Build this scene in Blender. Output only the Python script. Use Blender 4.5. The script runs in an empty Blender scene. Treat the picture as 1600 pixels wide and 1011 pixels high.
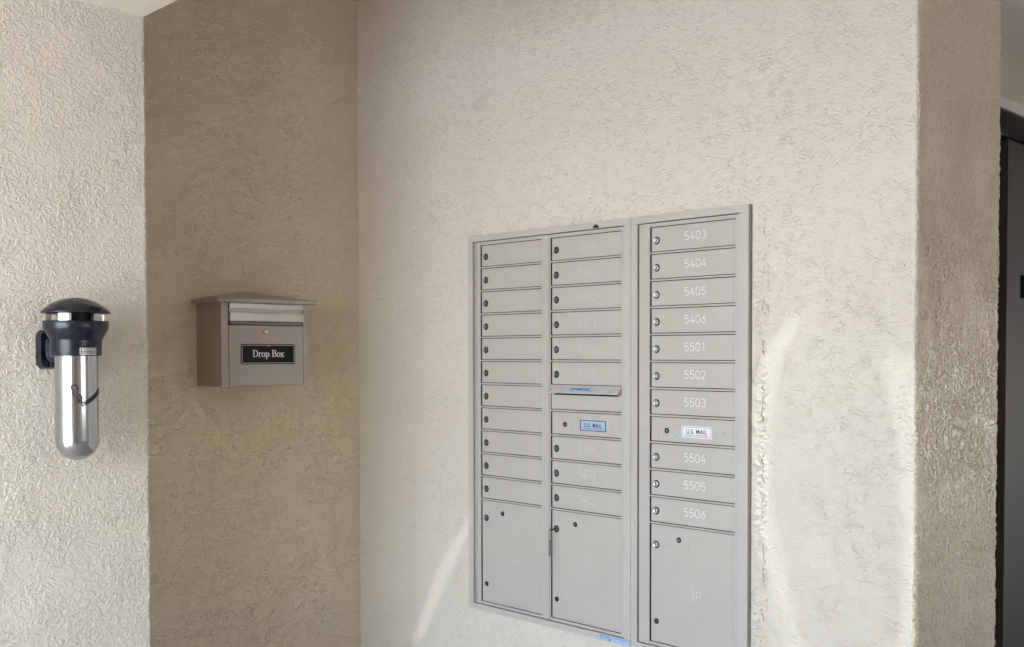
import bpy, bmesh, math, random
import numpy as np
from mathutils import Vector, Matrix, noise
R = math.radians
random.seed(4)
S = bpy.context.scene
COL = S.collection

# ------------------------------------------------------------------ camera
CAM = (3.78166, -2.81124, 1.25)
cam_data = bpy.data.cameras.new('camera')
cam = bpy.data.objects.new('camera', cam_data)
COL.objects.link(cam)
cam_data.sensor_width = 36.0
cam_data.lens = 1666.1 / 1600 * 36.0
cam_data.shift_x = 0.0
cam_data.shift_y = (596.9 - 505.5) / 1600
cam_data.clip_start = 0.02
cam_data.clip_end = 3000
_r = Vector((0.7048792357628689, 0.7093246650480993, -0.0019448765399418784))
_u = Vector((-0.017810998509989715, 0.02044023754526571, 0.999632414951201))
_f = Vector((-0.709103681644956, 0.7045854925014386, -0.027041679571989045))
cam.matrix_world = Matrix((( _r.x, _u.x, -_f.x, CAM[0]), (_r.y, _u.y, -_f.y, CAM[1]), (_r.z, _u.z, -_f.z, CAM[2]), (0, 0, 0, 1)))
S.camera = cam

# ------------------------------------------------------------------ sky, sun, exposure
SUN_AZ = R(40)      # from +x towards -y
SUN_EL = R(60)
world = bpy.data.worlds.new('World')
S.world = world
world.use_nodes = True
wn = world.node_tree
wn.nodes.clear()
sky = wn.nodes.new('ShaderNodeTexSky')
sky.sky_type = 'NISHITA'
sky.sun_disc = False
sky.sun_elevation = SUN_EL
sky.sun_rotation = R(90) + SUN_AZ
sky.air_density = 1.0
sky.dust_density = 1.5
sky.ozone_density = 1.2
bg = wn.nodes.new('ShaderNodeBackground')
bg.inputs['Strength'].default_value = 0.15
wo = wn.nodes.new('ShaderNodeOutputWorld')
wn.links.new(sky.outputs[0], bg.inputs[0])
wn.links.new(bg.outputs[0], wo.inputs[0])
sd = bpy.data.lights.new('sun', 'SUN')
sd.energy = 3.2
sd.angle = R(0.55)
sd.color = (1.0, 0.98, 0.96)
sun = bpy.data.objects.new('sun', sd)
COL.objects.link(sun)
tosun = Vector((math.cos(SUN_EL) * math.cos(SUN_AZ), -math.cos(SUN_EL) * math.sin(SUN_AZ), math.sin(SUN_EL)))
sun.rotation_euler = tosun.to_track_quat('Z', 'Y').to_euler()
S.view_settings.view_transform = 'Standard'
S.view_settings.look = 'None'
S.view_settings.gamma = 1
S.view_settings.exposure = 3.80
S.cycles.max_bounces = 14
S.cycles.diffuse_bounces = 12
S.cycles.glossy_bounces = 4
S.cycles.sample_clamp_indirect = 6

# ------------------------------------------------------------------ materials
def mat(name, color, rough=0.5, metal=0.0, spec=0.5, coat=0.0):
    m = bpy.data.materials.new(name)
    m.use_nodes = True
    b = m.node_tree.nodes['Principled BSDF']
    b.inputs['Base Color'].default_value = (*color, 1)
    b.inputs['Roughness'].default_value = rough
    b.inputs['Metallic'].default_value = metal
    b.inputs['Specular IOR Level'].default_value = spec
    b.inputs['Coat Weight'].default_value = coat
    return m

class NT:
    def __init__(s, m):
        s.t = m.node_tree
        s.b = s.t.nodes['Principled BSDF']
    def n(s, kind, **kw):
        nd = s.t.nodes.new(kind)
        for k, v in kw.items():
            setattr(nd, k, v)
        return nd
    def l(s, a, b): s.t.links.new(a, b)
    def val(s, x, sock):
        if isinstance(x, (int, float)): sock.default_value = x
        else: s.l(x, sock)
    def math(s, op, a, b=0.0, c=0.0, clamp=False):
        nd = s.n('ShaderNodeMath', operation=op, use_clamp=clamp)
        s.val(a, nd.inputs[0]); s.val(b, nd.inputs[1])
        if op in ('MULTIPLY_ADD', 'SMOOTH_MIN'): s.val(c, nd.inputs[2])
        return nd.outputs[0]
    def noise(s, vec, scale, detail=2, rough=0.5, dist=0.0, ntype='FBM'):
        nd = s.n('ShaderNodeTexNoise')
        s.l(vec, nd.inputs['Vector'])
        nd.inputs['Scale'].default_value = scale
        nd.inputs['Detail'].default_value = detail
        nd.inputs['Roughness'].default_value = rough
        nd.inputs['Distortion'].default_value = dist
        return nd.outputs['Fac']
    def remap(s, x, a, b, c=0.0, d=1.0, smooth=True):
        nd = s.n('ShaderNodeMapRange', interpolation_type='SMOOTHSTEP' if smooth else 'LINEAR')
        s.l(x, nd.inputs['Value'])
        for k, v in zip(('From Min', 'From Max', 'To Min', 'To Max'), (a, b, c, d)):
            nd.inputs[k].default_value = v
        return nd.outputs['Result']
    def coords(s, scale=(1, 1, 1)):
        tc = s.n('ShaderNodeTexCoord')
        mp = s.n('ShaderNodeMapping')
        mp.inputs['Scale'].default_value = scale
        s.l(tc.outputs['Object'], mp.inputs[0])
        return mp.outputs[0]
    def mixcol(s, fac, a, b):
        nd = s.n('ShaderNodeMix', data_type='RGBA')
        s.val(fac, nd.inputs[0])
        for x, i in ((a, 6), (b, 7)):
            if isinstance(x, tuple): nd.inputs[i].default_value = (*x, 1)
            else: s.l(x, nd.inputs[i])
        return nd.outputs[2]

WALLC = (0.645, 0.58, 0.485)
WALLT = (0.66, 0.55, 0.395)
def stucco(name, color=WALLC, sc=60, aniso=2.2, depth=0.0012, lo=0.44, hi=0.58, dens=(0.38, 0.62), rough=0.55, tilt=0.0, fine=0.0003, rid=0.5, floor_=0.45, groove=0.0, gw=0.12, real=False):
    """skip-trowelled plaster: flat torn patches with sharp edges over a lower bed, painted"""
    m = mat(name, color, rough)
    t = NT(m)
    tc = t.n('ShaderNodeTexCoord')
    mp = t.n('ShaderNodeMapping')
    mp.inputs['Rotation'].default_value = (tilt, tilt, 0)
    t.l(tc.outputs['Object'], mp.inputs[0])
    mp2 = t.n('ShaderNodeMapping')
    mp2.inputs['Scale'].default_value = (1, 1, aniso)
    t.l(mp.outputs[0], mp2.inputs[0])
    v = mp2.outputs[0]
    vis = tc.outputs['Object']
    n1 = t.noise(v, sc, 1.6, 0.5, 1.1)
    n2 = t.noise(v, sc * 0.8, 1.6, 0.5, 1.8)
    n3 = t.noise(vis, sc * 3, 1, 0.5, 0.0)
    zone = t.remap(t.noise(vis, 5.0, 3, 0.6, 0.6), dens[0], dens[1], floor_, 1.0)
    zone2 = t.remap(t.noise(vis, 9.0, 2, 0.6, 0.6), 0.35, 0.6, 0.0, 1.0)
    p1 = t.remap(n1, lo, hi)
    # thin torn ridges where the noise crosses its middle
    rdg = t.math('ABSOLUTE', t.math('SUBTRACT', n2, 0.5))
    rdg = t.remap(rdg, 0.0, 0.05, 1.0, 0.0)
    a = t.math('MULTIPLY', t.math('MULTIPLY', p1, depth), zone)
    b = t.math('MULTIPLY', t.math('MULTIPLY', rdg, depth * rid), zone2)
    if groove:      # short torn creases
        g1 = t.math('ABSOLUTE', t.math('SUBTRACT', t.noise(v, sc * 0.66, 1.2, 0.5, 1.3), 0.5))
        g1 = t.remap(g1, 0.0, gw, 1.0, 0.0)
        brk = t.remap(t.noise(vis, sc * 0.55, 1, 0.5), 0.45, 0.58)
        b = t.math('SUBTRACT', b, t.math('MULTIPLY', t.math('MULTIPLY', g1, brk), t.math('MULTIPLY', zone, groove)))
    c = t.math('MULTIPLY', n3, fine)
    d = t.math('MULTIPLY', t.noise(vis, 7, 1, 0.5), 0.0015)
    h = t.math('ADD', t.math('ADD', a, b), t.math('ADD', c, d))
    if real:        # true relief on the finely divided faces
        dn = t.n('ShaderNodeDisplacement')
        dn.inputs['Midlevel'].default_value = 0.0
        dn.inputs['Scale'].default_value = 1.0
        t.l(h, dn.inputs['Height'])
        t.l(dn.outputs[0], t.t.nodes['Material Output'].inputs['Displacement'])
        m.displacement_method = 'BOTH'
    else:
        bp = t.n('ShaderNodeBump')
        bp.inputs['Strength'].default_value = 1.0
        bp.inputs['Distance'].default_value = 1.0
        t.l(h, bp.inputs['Height'])
        t.l(bp.outputs[0], t.b.inputs['Normal'])
    # faint uneven paint and a few dirt specks
    pt = t.remap(t.noise(vis, 2.2, 4, 0.6), 0.3, 0.7)
    c0 = tuple(x * 0.975 for x in color); c1 = tuple(min(1, x * 1.02) for x in color)
    base = t.mixcol(pt, c0, c1)
    spk = t.remap(t.noise(vis, 60, 2, 0.4), 0.775, 0.80)
    base = t.mixcol(t.math('MULTIPLY', spk, 0.6), base, (0.17, 0.13, 0.09))
    t.l(base, t.b.inputs['Base Color'])
    t.l(t.math('MULTIPLY_ADD', t.noise(vis, 60, 2), 0.25, rough - 0.12), t.b.inputs['Roughness'])
    return m

M_MAIL = stucco('stucco_mail', sc=46, aniso=1.7, depth=0.0010, dens=(0.34, 0.64), floor_=0.5, groove=0.0020, gw=0.085, rid=.4)
M_MAIL_R = stucco('relief_stucco_mail', sc=46, aniso=1.7, depth=0.0010, dens=(0.34, 0.64), floor_=0.5, groove=0.0020, gw=0.085, rid=.4, real=True)
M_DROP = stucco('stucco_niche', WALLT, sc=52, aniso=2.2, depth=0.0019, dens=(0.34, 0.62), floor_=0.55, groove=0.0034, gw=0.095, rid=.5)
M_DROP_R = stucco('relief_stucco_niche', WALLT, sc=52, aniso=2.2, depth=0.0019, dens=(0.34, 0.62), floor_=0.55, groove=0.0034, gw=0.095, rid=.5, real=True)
M_COARSE = stucco('stucco_coarse', sc=60, aniso=1.15, depth=0.0021, dens=(0.32, 0.62), rough=0.68, tilt=0.7, rid=.7)
M_COARSE_R = stucco('relief_stucco_coarse', sc=60, aniso=1.15, depth=0.0021, dens=(0.32, 0.62), rough=0.68, tilt=0.7, rid=.7, real=True)
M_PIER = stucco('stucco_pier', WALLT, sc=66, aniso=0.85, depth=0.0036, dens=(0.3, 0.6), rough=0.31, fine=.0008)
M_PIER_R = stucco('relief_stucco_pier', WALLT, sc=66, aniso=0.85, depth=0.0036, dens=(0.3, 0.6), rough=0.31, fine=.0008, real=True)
M_CEIL = stucco('stucco_ceiling', (0.75, 0.685, 0.575), sc=110, aniso=1.0, depth=0.0005, dens=(0.3, 0.6), fine=0.0003)

def paint(name, color, rough=0.42, bump=0.00004, sc=900, mottled=0.03, rvar=0.05):
    m = mat(name, color, rough)
    t = NT(m)
    v = t.coords()
    f = t.noise(v, 5, 4, 0.6)
    base = t.mixcol(t.remap(f, 0.3, 0.7), tuple(x * (1 - mottled) for x in color), tuple(x * (1 + mottled) for x in color))
    t.l(base, t.b.inputs['Base Color'])
    bp = t.n('ShaderNodeBump')
    bp.inputs['Strength'].default_value = 1.0
    bp.inputs['Distance'].default_value = 1.0
    t.l(t.math('MULTIPLY', t.noise(v, sc, 2), bump), bp.inputs['Height'])
    t.l(bp.outputs[0], t.b.inputs['Normal'])
    t.l(t.remap(t.noise(v, 14, 4, 0.65, 1.0), 0.3, 0.7, rough - rvar, rough + rvar), t.b.inputs['Roughness'])
    return m

M_BOX = paint('mailbox_paint', (0.45, 0.412, 0.365), 0.38)
M_TRIM = paint('trim_paint', (0.475, 0.44, 0.393), 0.34)
M_DARK = mat('recess_dark', (0.02, 0.017, 0.014), 0.7)
M_DBOX = paint('drop_box_paint', (0.36, 0.305, 0.27), 0.45, bump=0.00012, sc=420)
M_BLK = mat('black_enamel', (0.006, 0.005, 0.006), 0.55, 0, 0.25)
M_SILV = mat('silver_print', (0.62, 0.61, 0.6), 0.35, 0.3)
M_WHITE = mat('white_print', (0.8, 0.79, 0.77), 0.5)
M_CHROME = mat('lock_chrome', (0.72, 0.72, 0.74), 0.34, 1.0)
M_LOCKDK = mat('lock_washer', (0.02, 0.02, 0.022), 0.35, 0.4)
M_NUM2 = mat('worn_number_paint', (0.62, 0.61, 0.59), 0.45)
M_NUM1 = mat('faded_number_paint', (0.50, 0.485, 0.465), 0.5)
M_BLUE = mat('pale_blue_label', (0.36, 0.46, 0.62), 0.4)
M_BLUEDK = mat('navy_print', (0.03, 0.05, 0.13), 0.5)
M_INK = mat('black_print', (0.012, 0.012, 0.015), 0.5)
M_LBLW = mat('white_label', (0.74, 0.74, 0.76), 0.35)
M_PLASTIC = paint('blue_black_plastic', (0.004, 0.007, 0.014), 0.27, bump=0.00006, sc=700, mottled=0.03, rvar=0.015)
M_KEY = mat('key_steel', (0.10, 0.095, 0.09), 0.4, 0.8)
M_TAG = mat('grey_tag', (0.24, 0.235, 0.23), 0.5)
M_JOINT = mat('stained_joint_crack_shade', (0.20, 0.165, 0.12), 0.8)  # brown of the trim joint, also the painted shade in the plaster cracks
M_CAULK = stucco('old_caulk', (0.54, 0.48, 0.39), sc=120, aniso=1, depth=0.0006, dens=(0.2, 0.4))

def brushed(name, color, rough, axis, strength=0.00003, an=0.6):
    m = mat(name, color, rough, 1.0)
    t = NT(m)
    sc = [1, 1, 1]
    sc[axis] = 0.02
    v = t.coords(tuple(sc))
    n = t.noise(v, 900, 3, 0.6)
    bp = t.n('ShaderNodeBump')
    bp.inputs['Distance'].default_value = 1.0
    t.l(t.math('MULTIPLY', n, strength), bp.inputs['Height'])
    t.l(bp.outputs[0], t.b.inputs['Normal'])
    t.l(t.math('MULTIPLY_ADD', t.noise(v, 300, 2), 0.2, rough - 0.08), t.b.inputs['Roughness'])
    return m
M_STEEL = brushed('brushed_steel_tube', (0.50, 0.50, 0.51), 0.17, 2)
M_STEELH = brushed('brushed_steel_flap', (0.64, 0.61, 0.575), 0.36, 1)
M_ELEV = brushed('elevator_steel', (0.13, 0.11, 0.09), 0.55, 2)
M_ELEV.node_tree.nodes['Principled BSDF'].inputs['Metallic'].default_value = 0.7
M_HOOD = paint('hood_metal', (0.46, 0.44, 0.42), 0.3)
M_ELEVF = mat('elevator_frame_paint', (0.58, 0.52, 0.44), 0.4)

def ground_mat(name, c, sc=8):
    m = mat(name, c, 0.85)
    t = NT(m)
    v = t.coords()
    f = t.noise(v, sc, 6, 0.65)
    t.l(t.mixcol(t.remap(f, 0.3, 0.7), tuple(x * .8 for x in c), tuple(x * 1.15 for x in c)), t.b.inputs['Base Color'])
    return m
M_FLOOR = ground_mat('walkway_concrete', (0.40, 0.375, 0.34))
M_GROUND = ground_mat('pale_paving', (0.31, 0.34, 0.38), 1.5)

# ------------------------------------------------------------------ helpers
def new_obj(name, bm, m, parent=None, loc=(0, 0, 0), smooth=False):
    me = bpy.data.meshes.new(name)
    bm.normal_update()
    bm.to_mesh(me); bm.free()
    for x in (m if isinstance(m, (list, tuple)) else [m]):
        me.materials.append(x)
    if smooth:
        for p in me.polygons: p.use_smooth = True
    o = bpy.data.objects.new(name, me)
    COL.objects.link(o)
    o.location = loc
    if parent is not None: o.parent = parent
    return o

def thing(name, label, cat, loc, group=None):
    o = bpy.data.objects.new(name, None)
    o.empty_display_size = 0.05
    COL.objects.link(o)
    o.location = loc
    o['label'] = label; o['category'] = cat
    if group: o['group'] = group
    return o

def struct(o, label=None):
    o['kind'] = 'structure'
    if label: o['label'] = label
    return o

def box(bm, x0, x1, y0, y1, z0, z1, mi=0, bev=0.0):
    vs = [bm.verts.new(p) for p in ((x0, y0, z0), (x1, y0, z0), (x1, y1, z0), (x0, y1, z0), (x0, y0, z1), (x1, y0, z1), (x1, y1, z1), (x0, y1, z1))]
    fs = [bm.faces.new([vs[i] for i in f]) for f in ((3, 2, 1, 0), (4, 5, 6, 7), (0, 1, 5, 4), (1, 2, 6, 5), (2, 3, 7, 6), (3, 0, 4, 7))]
    for f in fs: f.material_index = mi
    if bev:
        es = list({e for f in fs for e in f.edges})
        r = bmesh.ops.bevel(bm, geom=es, offset=bev, segments=2, affect='EDGES', profile=0.6)
        for f in r['faces']: f.material_index = mi
    return vs

def lathe(bm, prof, seg=48, mi=0, origin=(0, 0, 0), axis='Z', a0=0.0, a1=None):
    """prof: (radius, height) pairs; axis Z up, or Y: height runs towards -y (out of the mail wall), or X: out towards +x"""
    full = a1 is None
    n = seg if full else seg + 1
    rings = []
    for r, h in prof:
        ring = []
        for i in range(n):
            a = a0 + ((2 * math.pi if full else (a1 - a0)) * i / seg)
            c, s = r * math.cos(a), r * math.sin(a)
            p = (c, s, h) if axis == 'Z' else ((c, -h, s) if axis == 'Y' else (h, c, s))
            ring.append(bm.verts.new((p[0] + origin[0], p[1] + origin[1], p[2] + origin[2])))
            if r < 1e-7: break
        rings.append(ring)
    for A, B in zip(rings, rings[1:]):
        for i in range(seg):
            j = (i + 1) % n
            q = [A[0]] if len(A) == 1 else [A[i], A[j]]
            w = [B[0]] if len(B) == 1 else [B[j], B[i]]
            if len(q) + len(w) < 3: continue
            f = bm.faces.new(q + w); f.material_index = mi; f.smooth = True

def tube(bm, pts, r, seg=8, mi=0, closed=False):
    pts = [Vector(p) for p in pts]
    n = len(pts); rings = []
    up = Vector((0.13, 0.31, 0.94))
    for i, p in enumerate(pts):
        a = pts[(i - 1) % n] if (closed or i > 0) else p
        b = pts[(i + 1) % n] if (closed or i < n - 1) else p
        t = (b - a).normalized()
        u = t.cross(up).normalized(); w = t.cross(u)
        rings.append([bm.verts.new(p + r * (math.cos(2 * math.pi * k / seg) * u + math.sin(2 * math.pi * k / seg) * w)) for k in range(seg)])
    m = n if closed else n - 1
    for i in range(m):
        A, B = rings[i], rings[(i + 1) % n]
        for k in range(seg):
            f = bm.faces.new((A[k], A[(k + 1) % seg], B[(k + 1) % seg], B[k])); f.smooth = True; f.material_index = mi
    if not closed:
        bm.faces.new(rings[0][::-1]).material_index = mi; bm.faces.new(rings[-1]).material_index = mi

def rounded(x0, x1, y0, y1, r, seg=6):
    P = []
    for cx, cy, a in ((x1 - r, y1 - r, 0), (x0 + r, y1 - r, 90), (x0 + r, y0 + r, 180), (x1 - r, y0 + r, 270)):
        for k in range(seg + 1):
            t = R(a + 90 * k / seg)
            P.append((cx + r * math.cos(t), cy + r * math.sin(t)))
    return P

# flat shapes: 2-d (u, v) on a face; W maps (u, v, height) into space
def on_mail(u, v, h): return Vector((u, -h, v))          # faces -y
def on_east(u, v, h): return Vector((h, u, v))           # faces +x, u along +y
def plate(bm, P, W, h0, h1, mi=0):
    A = [bm.verts.new(W(u, v, h0)) for u, v in P]
    B = [bm.verts.new(W(u, v, h1)) for u, v in P]
    n = len(P)
    f = bm.faces.new(B); f.material_index = mi
    for i in range(n):
        bm.faces.new((A[i], A[(i + 1) % n], B[(i + 1) % n], B[i])).material_index = mi
def ring_plate(bm, Po, Pi, W, h0, h1, mi=0):
    n = len(Po)
    O0 = [bm.verts.new(W(*p, h0)) for p in Po]; O1 = [bm.verts.new(W(*p, h1)) for p in Po]
    I0 = [bm.verts.new(W(*p, h0)) for p in Pi]; I1 = [bm.verts.new(W(*p, h1)) for p in Pi]
    for i in range(n):
        j = (i + 1) % n
        for q in ((O1[i], O1[j], I1[j], I1[i]), (O0[i], O0[j], O1[j], O1[i]), (I1[i], I1[j], I0[j], I0[i])):
            bm.faces.new(q).material_index = mi
def ribbon(bm, pts, w, W, h, mi=0, closed=False, thick=0.0003):
    """mitred stroke; w one width or a list of widths"""
    n = len(pts)
    ws = w if isinstance(w, (list, tuple)) else [w] * n
    L, Rr = [], []
    for i in range(n):
        p = Vector(pts[i])
        a = Vector(pts[(i - 1) % n]) if (closed or i > 0) else None
        b = Vector(pts[(i + 1) % n]) if (closed or i < n - 1) else None
        d1 = (p - a).normalized() if a is not None else None
        d2 = (b - p).normalized() if b is not None else None
        if d1 is None: d1 = d2
        if d2 is None: d2 = d1
        t = (d1 + d2)
        t = t.normalized() if t.length > 1e-6 else d1
        nrm = Vector((-t.y, t.x))
        k = max(0.5, abs(nrm.dot(Vector((-d1.y, d1.x)))))
        L.append(p + nrm * ws[i] / 2 / k); Rr.append(p - nrm * ws[i] / 2 / k)
    for hh in (h,):
        A = [bm.verts.new(W(q.x, q.y, hh + thick)) for q in L]
        B = [bm.verts.new(W(q.x, q.y, hh + thick)) for q in Rr]
        m = n if closed else n - 1
        for i in range(m):
            j = (i + 1) % n
            f = bm.faces.new((A[i], B[i], B[j], A[j])); f.material_index = mi

def arc(cx, cy, rx, ry, a0, a1, n=10):
    return [(cx + rx * math.cos(R(a0 + (a1 - a0) * i / n)), cy + ry * math.sin(R(a0 + (a1 - a0) * i / n))) for i in range(n + 1)]
GLY = {   # engraved single-stroke figures, box 0.62 x 1
    '0': [(arc(.31, .69, .29, .31, 0, 180) + arc(.31, .31, .29, .31, 180, 360), True)],
    '1': [([(.14, .80), (.36, 1.0), (.36, 0)], False)],
    '2': [(arc(.31, .70, .28, .30, 165, -35, 12) + [(.03, 0), (.62, 0)], False)],
    '3': [(arc(.30, .74, .26, .26, 150, -75, 10) + arc(.30, .27, .30, .27, 80, -155, 12), False)],
    '4': [([(.62, .28), (0, .28), (.42, 1.0)], False), ([(.47, .60), (.47, 0)], False)],
    '5': [([(.58, 1.0), (.10, 1.0), (.05, .54)] + arc(.30, .31, .30, .31, 125, -150, 14), False)],
    '6': [([(.50, 1.0), (.10, .50)] + arc(.31, .31, .29, .31, 150, -205, 18), False)],
    'P': [([(.05, 0), (.05, 1.0)] + [(.36, 1.0)] + arc(.36, .745, .25, .255, 80, -80, 8) + [(.36, .49), (.09, .49)], False)],
}
def engraved(text, cx, cz, height, m, stroke, W=on_mail, h=0.0, parent=None, name='number', loc=(0, 0, 0), adv=0.80, keep=1.0, seed=0):
    bm = bmesh.new()
    rnd = random.Random(seed)
    tw = (len(text) - 1) * adv * height + 0.62 * height
    x = cx - tw / 2; lev = 0
    for ch in text:
        for pts, closed in GLY[ch]:
            P = [(x + u * height, cz + (v - .5) * height) for u, v in pts]
            if keep >= 1:
                ribbon(bm, P, stroke, W, h + lev * 2e-5, closed=closed)
            else:      # worn: only some stretches of each stroke are left
                if closed: P = P + [P[0]]
                run = []
                for q in range(len(P) - 1):
                    if rnd.random() < keep: run = (run or [P[q]]) + [P[q + 1]]
                    else:
                        if len(run) > 1: ribbon(bm, run, stroke * rnd.uniform(.6, 1.1), W, h + lev * 2e-5)
                        run = []
                if len(run) > 1: ribbon(bm, run, stroke, W, h + lev * 2e-5)
            lev += 1
        x += adv * height
    return new_obj(name, bm, m, parent, loc)

def text_mesh(name, body, size, cx, cy, W, h, m, parent, loc=(0, 0, 0), bold=0.0, stretch=1.0, shear=0.0, space=1.0):
    cu = bpy.data.curves.new('lettering', 'FONT')
    cu.body = body; cu.size = size; cu.align_x = 'CENTER'; cu.align_y = 'CENTER'
    cu.offset = bold; cu.resolution_u = 3; cu.space_character = space; cu.shear = shear
    to = bpy.data.objects.new('lettering', cu)
    COL.objects.link(to)
    dg = bpy.context.evaluated_depsgraph_get()
    dg.update()
    me = bpy.data.meshes.new_from_object(to.evaluated_get(dg))
    bpy.data.objects.remove(to); bpy.data.curves.remove(cu)
    for v in me.vertices:
        v.co = W(cx + v.co.x * stretch, cy + v.co.y, h)
    me.materials.clear(); me.materials.append(m)
    me.name = name
    o = bpy.data.objects.new(name, me)
    COL.objects.link(o); o.parent = parent; o.location = loc
    return o

# ------------------------------------------------------------------ walls, floor, ceilings
def jitter(p, k=38.0): return noise.noise(Vector(p) * k) + 0.5 * noise.noise(Vector(p) * k * 2.7)
def swept(name, prof, z0, z1, m, step=0.009, r=0.008, amp=0.0014, label=None, cap=True, fine=None):
    """upright wall whose plan is prof [(x, y, is_corner)], corners rounded and worn unevenly by hand"""
    pts = []
    n = len(prof)
    for i, (x, y, c) in enumerate(prof):
        if not c: pts.append((x, y, None)); continue
        p = Vector((x, y)); a = Vector(prof[i - 1][:2]); b = Vector(prof[(i + 1) % n][:2])
        da = (a - p).normalized(); db = (b - p).normalized()
        out = -(da + db).normalized()
        cc = p + (da + db) * r
        pts.append((*(p + da * 0.0105), None))
        for k in range(7):
            t = k / 6
            ang0 = (p + da * r - cc); ang1 = (p + db * r - cc)
            v = (ang0 * math.cos(t * math.pi / 2) + ang1 * math.sin(t * math.pi / 2))
            q = cc + v.normalized() * r
            pts.append((q.x, q.y, out))
        pts.append((*(p + db * 0.0105), None))
    if fine:        # subdivide the stretches that are seen
        q2 = []
        for i, a in enumerate(pts):
            b = pts[(i + 1) % len(pts)]
            q2.append(a)
            mx_, my_ = (a[0] + b[0]) / 2, (a[1] + b[1]) / 2
            L_ = math.hypot(b[0] - a[0], b[1] - a[1])
            if fine(mx_, my_) and L_ > .006:
                k_ = int(L_ / .0036)
                q2 += [(a[0] + (b[0] - a[0]) * j / k_, a[1] + (b[1] - a[1]) * j / k_, None) for j in range(1, k_)]
        pts = q2
    bm = bmesh.new()
    nz = max(1, int((z1 - z0) / step))
    rows = []
    for k in range(nz + 1):
        z = z0 + (z1 - z0) * k / nz
        row = []
        for x, y, o in pts:
            if o is not None:
                d = amp * jitter((x, y, z))
                x, y = x + o.x * d, y + o.y * d
            row.append(bm.verts.new((x, y, z)))
        rows.append(row)
    N = len(pts)
    for A, B in zip(rows, rows[1:]):
        for i in range(N - 1):
            j = i + 1
            f = bm.faces.new((A[i], A[j], B[j], B[i])); f.smooth = True
    if cap:
        bm.faces.new(rows[-1]); bm.faces.new(rows[0][::-1])
    bmesh.ops.recalc_face_normals(bm, faces=bm.faces)
    return struct(new_obj(name, bm, m), label)

EX, NY = 0.541, -1.233          # ashtray wall plane, niche edge
WX, WY = 2.5005, 0.004          # pier corner
EOY0, EOY1, EOZ0, EOZ1 = -1.2, 0.9, 0.9, 1.65      # unseen opening added in the east wall to light niche and pier
SLIVER_T = 0.055
PY = 0.577                      # back of pier
LOW, HIGH = 2.3200, 3.3
# smoking-urn wall: block whose right edge shows at the niche
swept('urn_wall', [(EX, -2.1, False), (EX, NY, True), (0.42, NY, False), (0.42, -2.1, False)], 0.05, 2.55, M_COARSE_R, step=.0036, fine=lambda x, y: x > .53 or y > NY - .001,
      label='coarse stuccoed cream wall carrying the smoking urn')
bm = bmesh.new()
box(bm, -0.4, 0.42, -2.1, NY - .003, -.13, HIGH); box(bm, -0.4, EX, -4.7, -2.1, -.13, HIGH)
box(bm, 0.42, EX, -2.1, NY, -.13, 0.05); box(bm, 0.42, EX, -2.1, NY, 2.55, HIGH)
struct(new_obj('walkway_wall', bm, M_COARSE))
def grid(rects, W, m, step=.0036):
    V, F, n0 = [], [], 0
    for a0, a1, b0, b1 in rects:
        na, nb = max(1, int(round((a1 - a0) / step))), max(1, int(round((b1 - b0) / step)))
        A, Bb = np.meshgrid(np.linspace(a0, a1, na + 1), np.linspace(b0, b1, nb + 1))
        V.append(W(A.ravel(), Bb.ravel()))
        i, j = np.meshgrid(np.arange(na), np.arange(nb))
        k = (j * (na + 1) + i).ravel() + n0
        F.append(np.stack([k, k + 1, k + na + 2, k + na + 1], 1))
        n0 += (na + 1) * (nb + 1)
    V = np.concatenate(V).astype(np.float32); F = np.concatenate(F).astype(np.int32)
    me = bpy.data.meshes.new('relief_face')
    me.vertices.add(len(V)); me.vertices.foreach_set('co', V.ravel())
    me.loops.add(F.size); me.loops.foreach_set('vertex_index', F.ravel())
    me.polygons.add(len(F)); me.polygons.foreach_set('loop_start', np.arange(0, F.size, 4, dtype=np.int32))
    me.polygons.foreach_set('use_smooth', np.ones(len(F), dtype=bool))
    me.update(calc_edges=True)
    me.materials.append(m)
    return me
def relief(name, rects, W, m, parent):
    o = bpy.data.objects.new(name, grid(rects, W, m)); COL.objects.link(o); o.parent = parent
    return o
# niche back wall (drop box hangs here)
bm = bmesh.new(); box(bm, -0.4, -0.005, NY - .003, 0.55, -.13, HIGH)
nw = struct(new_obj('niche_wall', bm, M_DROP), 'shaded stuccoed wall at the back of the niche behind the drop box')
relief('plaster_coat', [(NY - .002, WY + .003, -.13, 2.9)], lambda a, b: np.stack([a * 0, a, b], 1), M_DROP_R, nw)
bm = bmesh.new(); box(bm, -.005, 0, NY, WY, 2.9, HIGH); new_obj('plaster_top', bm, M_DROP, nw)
# mail wall around the opening for the mailboxes
OX0, OX1, OZ0, OZ1 = 0.735, 1.980, 0.272, 1.690
bm = bmesh.new()
WB = WY + .006
box(bm, 0.0, OX0, WB, 0.30, -.13, HIGH)
box(bm, OX0, OX1, WB, 0.30, -.13, OZ0)
box(bm, OX0, OX1, WB, 0.30, OZ1, HIGH)
box(bm, OX1, 2.30, WB, 0.30, -.13, HIGH)
mwall = struct(new_obj('mail_wall', bm, M_MAIL), 'bright stuccoed wall into which the grey mailboxes are set')
relief('plaster_coat', [(0, OX0, -.13, 2.95), (OX0, OX1, -.13, OZ0), (OX0, OX1, OZ1, 2.95), (OX1, 2.30, -.13, 2.95)],
       lambda a, b: np.stack([a, a * 0 + WY, b], 1), M_MAIL_R, mwall)
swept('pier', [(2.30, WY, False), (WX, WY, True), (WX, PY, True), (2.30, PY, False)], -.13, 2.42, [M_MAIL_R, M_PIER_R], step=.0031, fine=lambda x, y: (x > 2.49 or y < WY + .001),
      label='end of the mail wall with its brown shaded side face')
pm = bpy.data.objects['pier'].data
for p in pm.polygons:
    if p.normal.x > 0.75: p.material_index = 1
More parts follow.
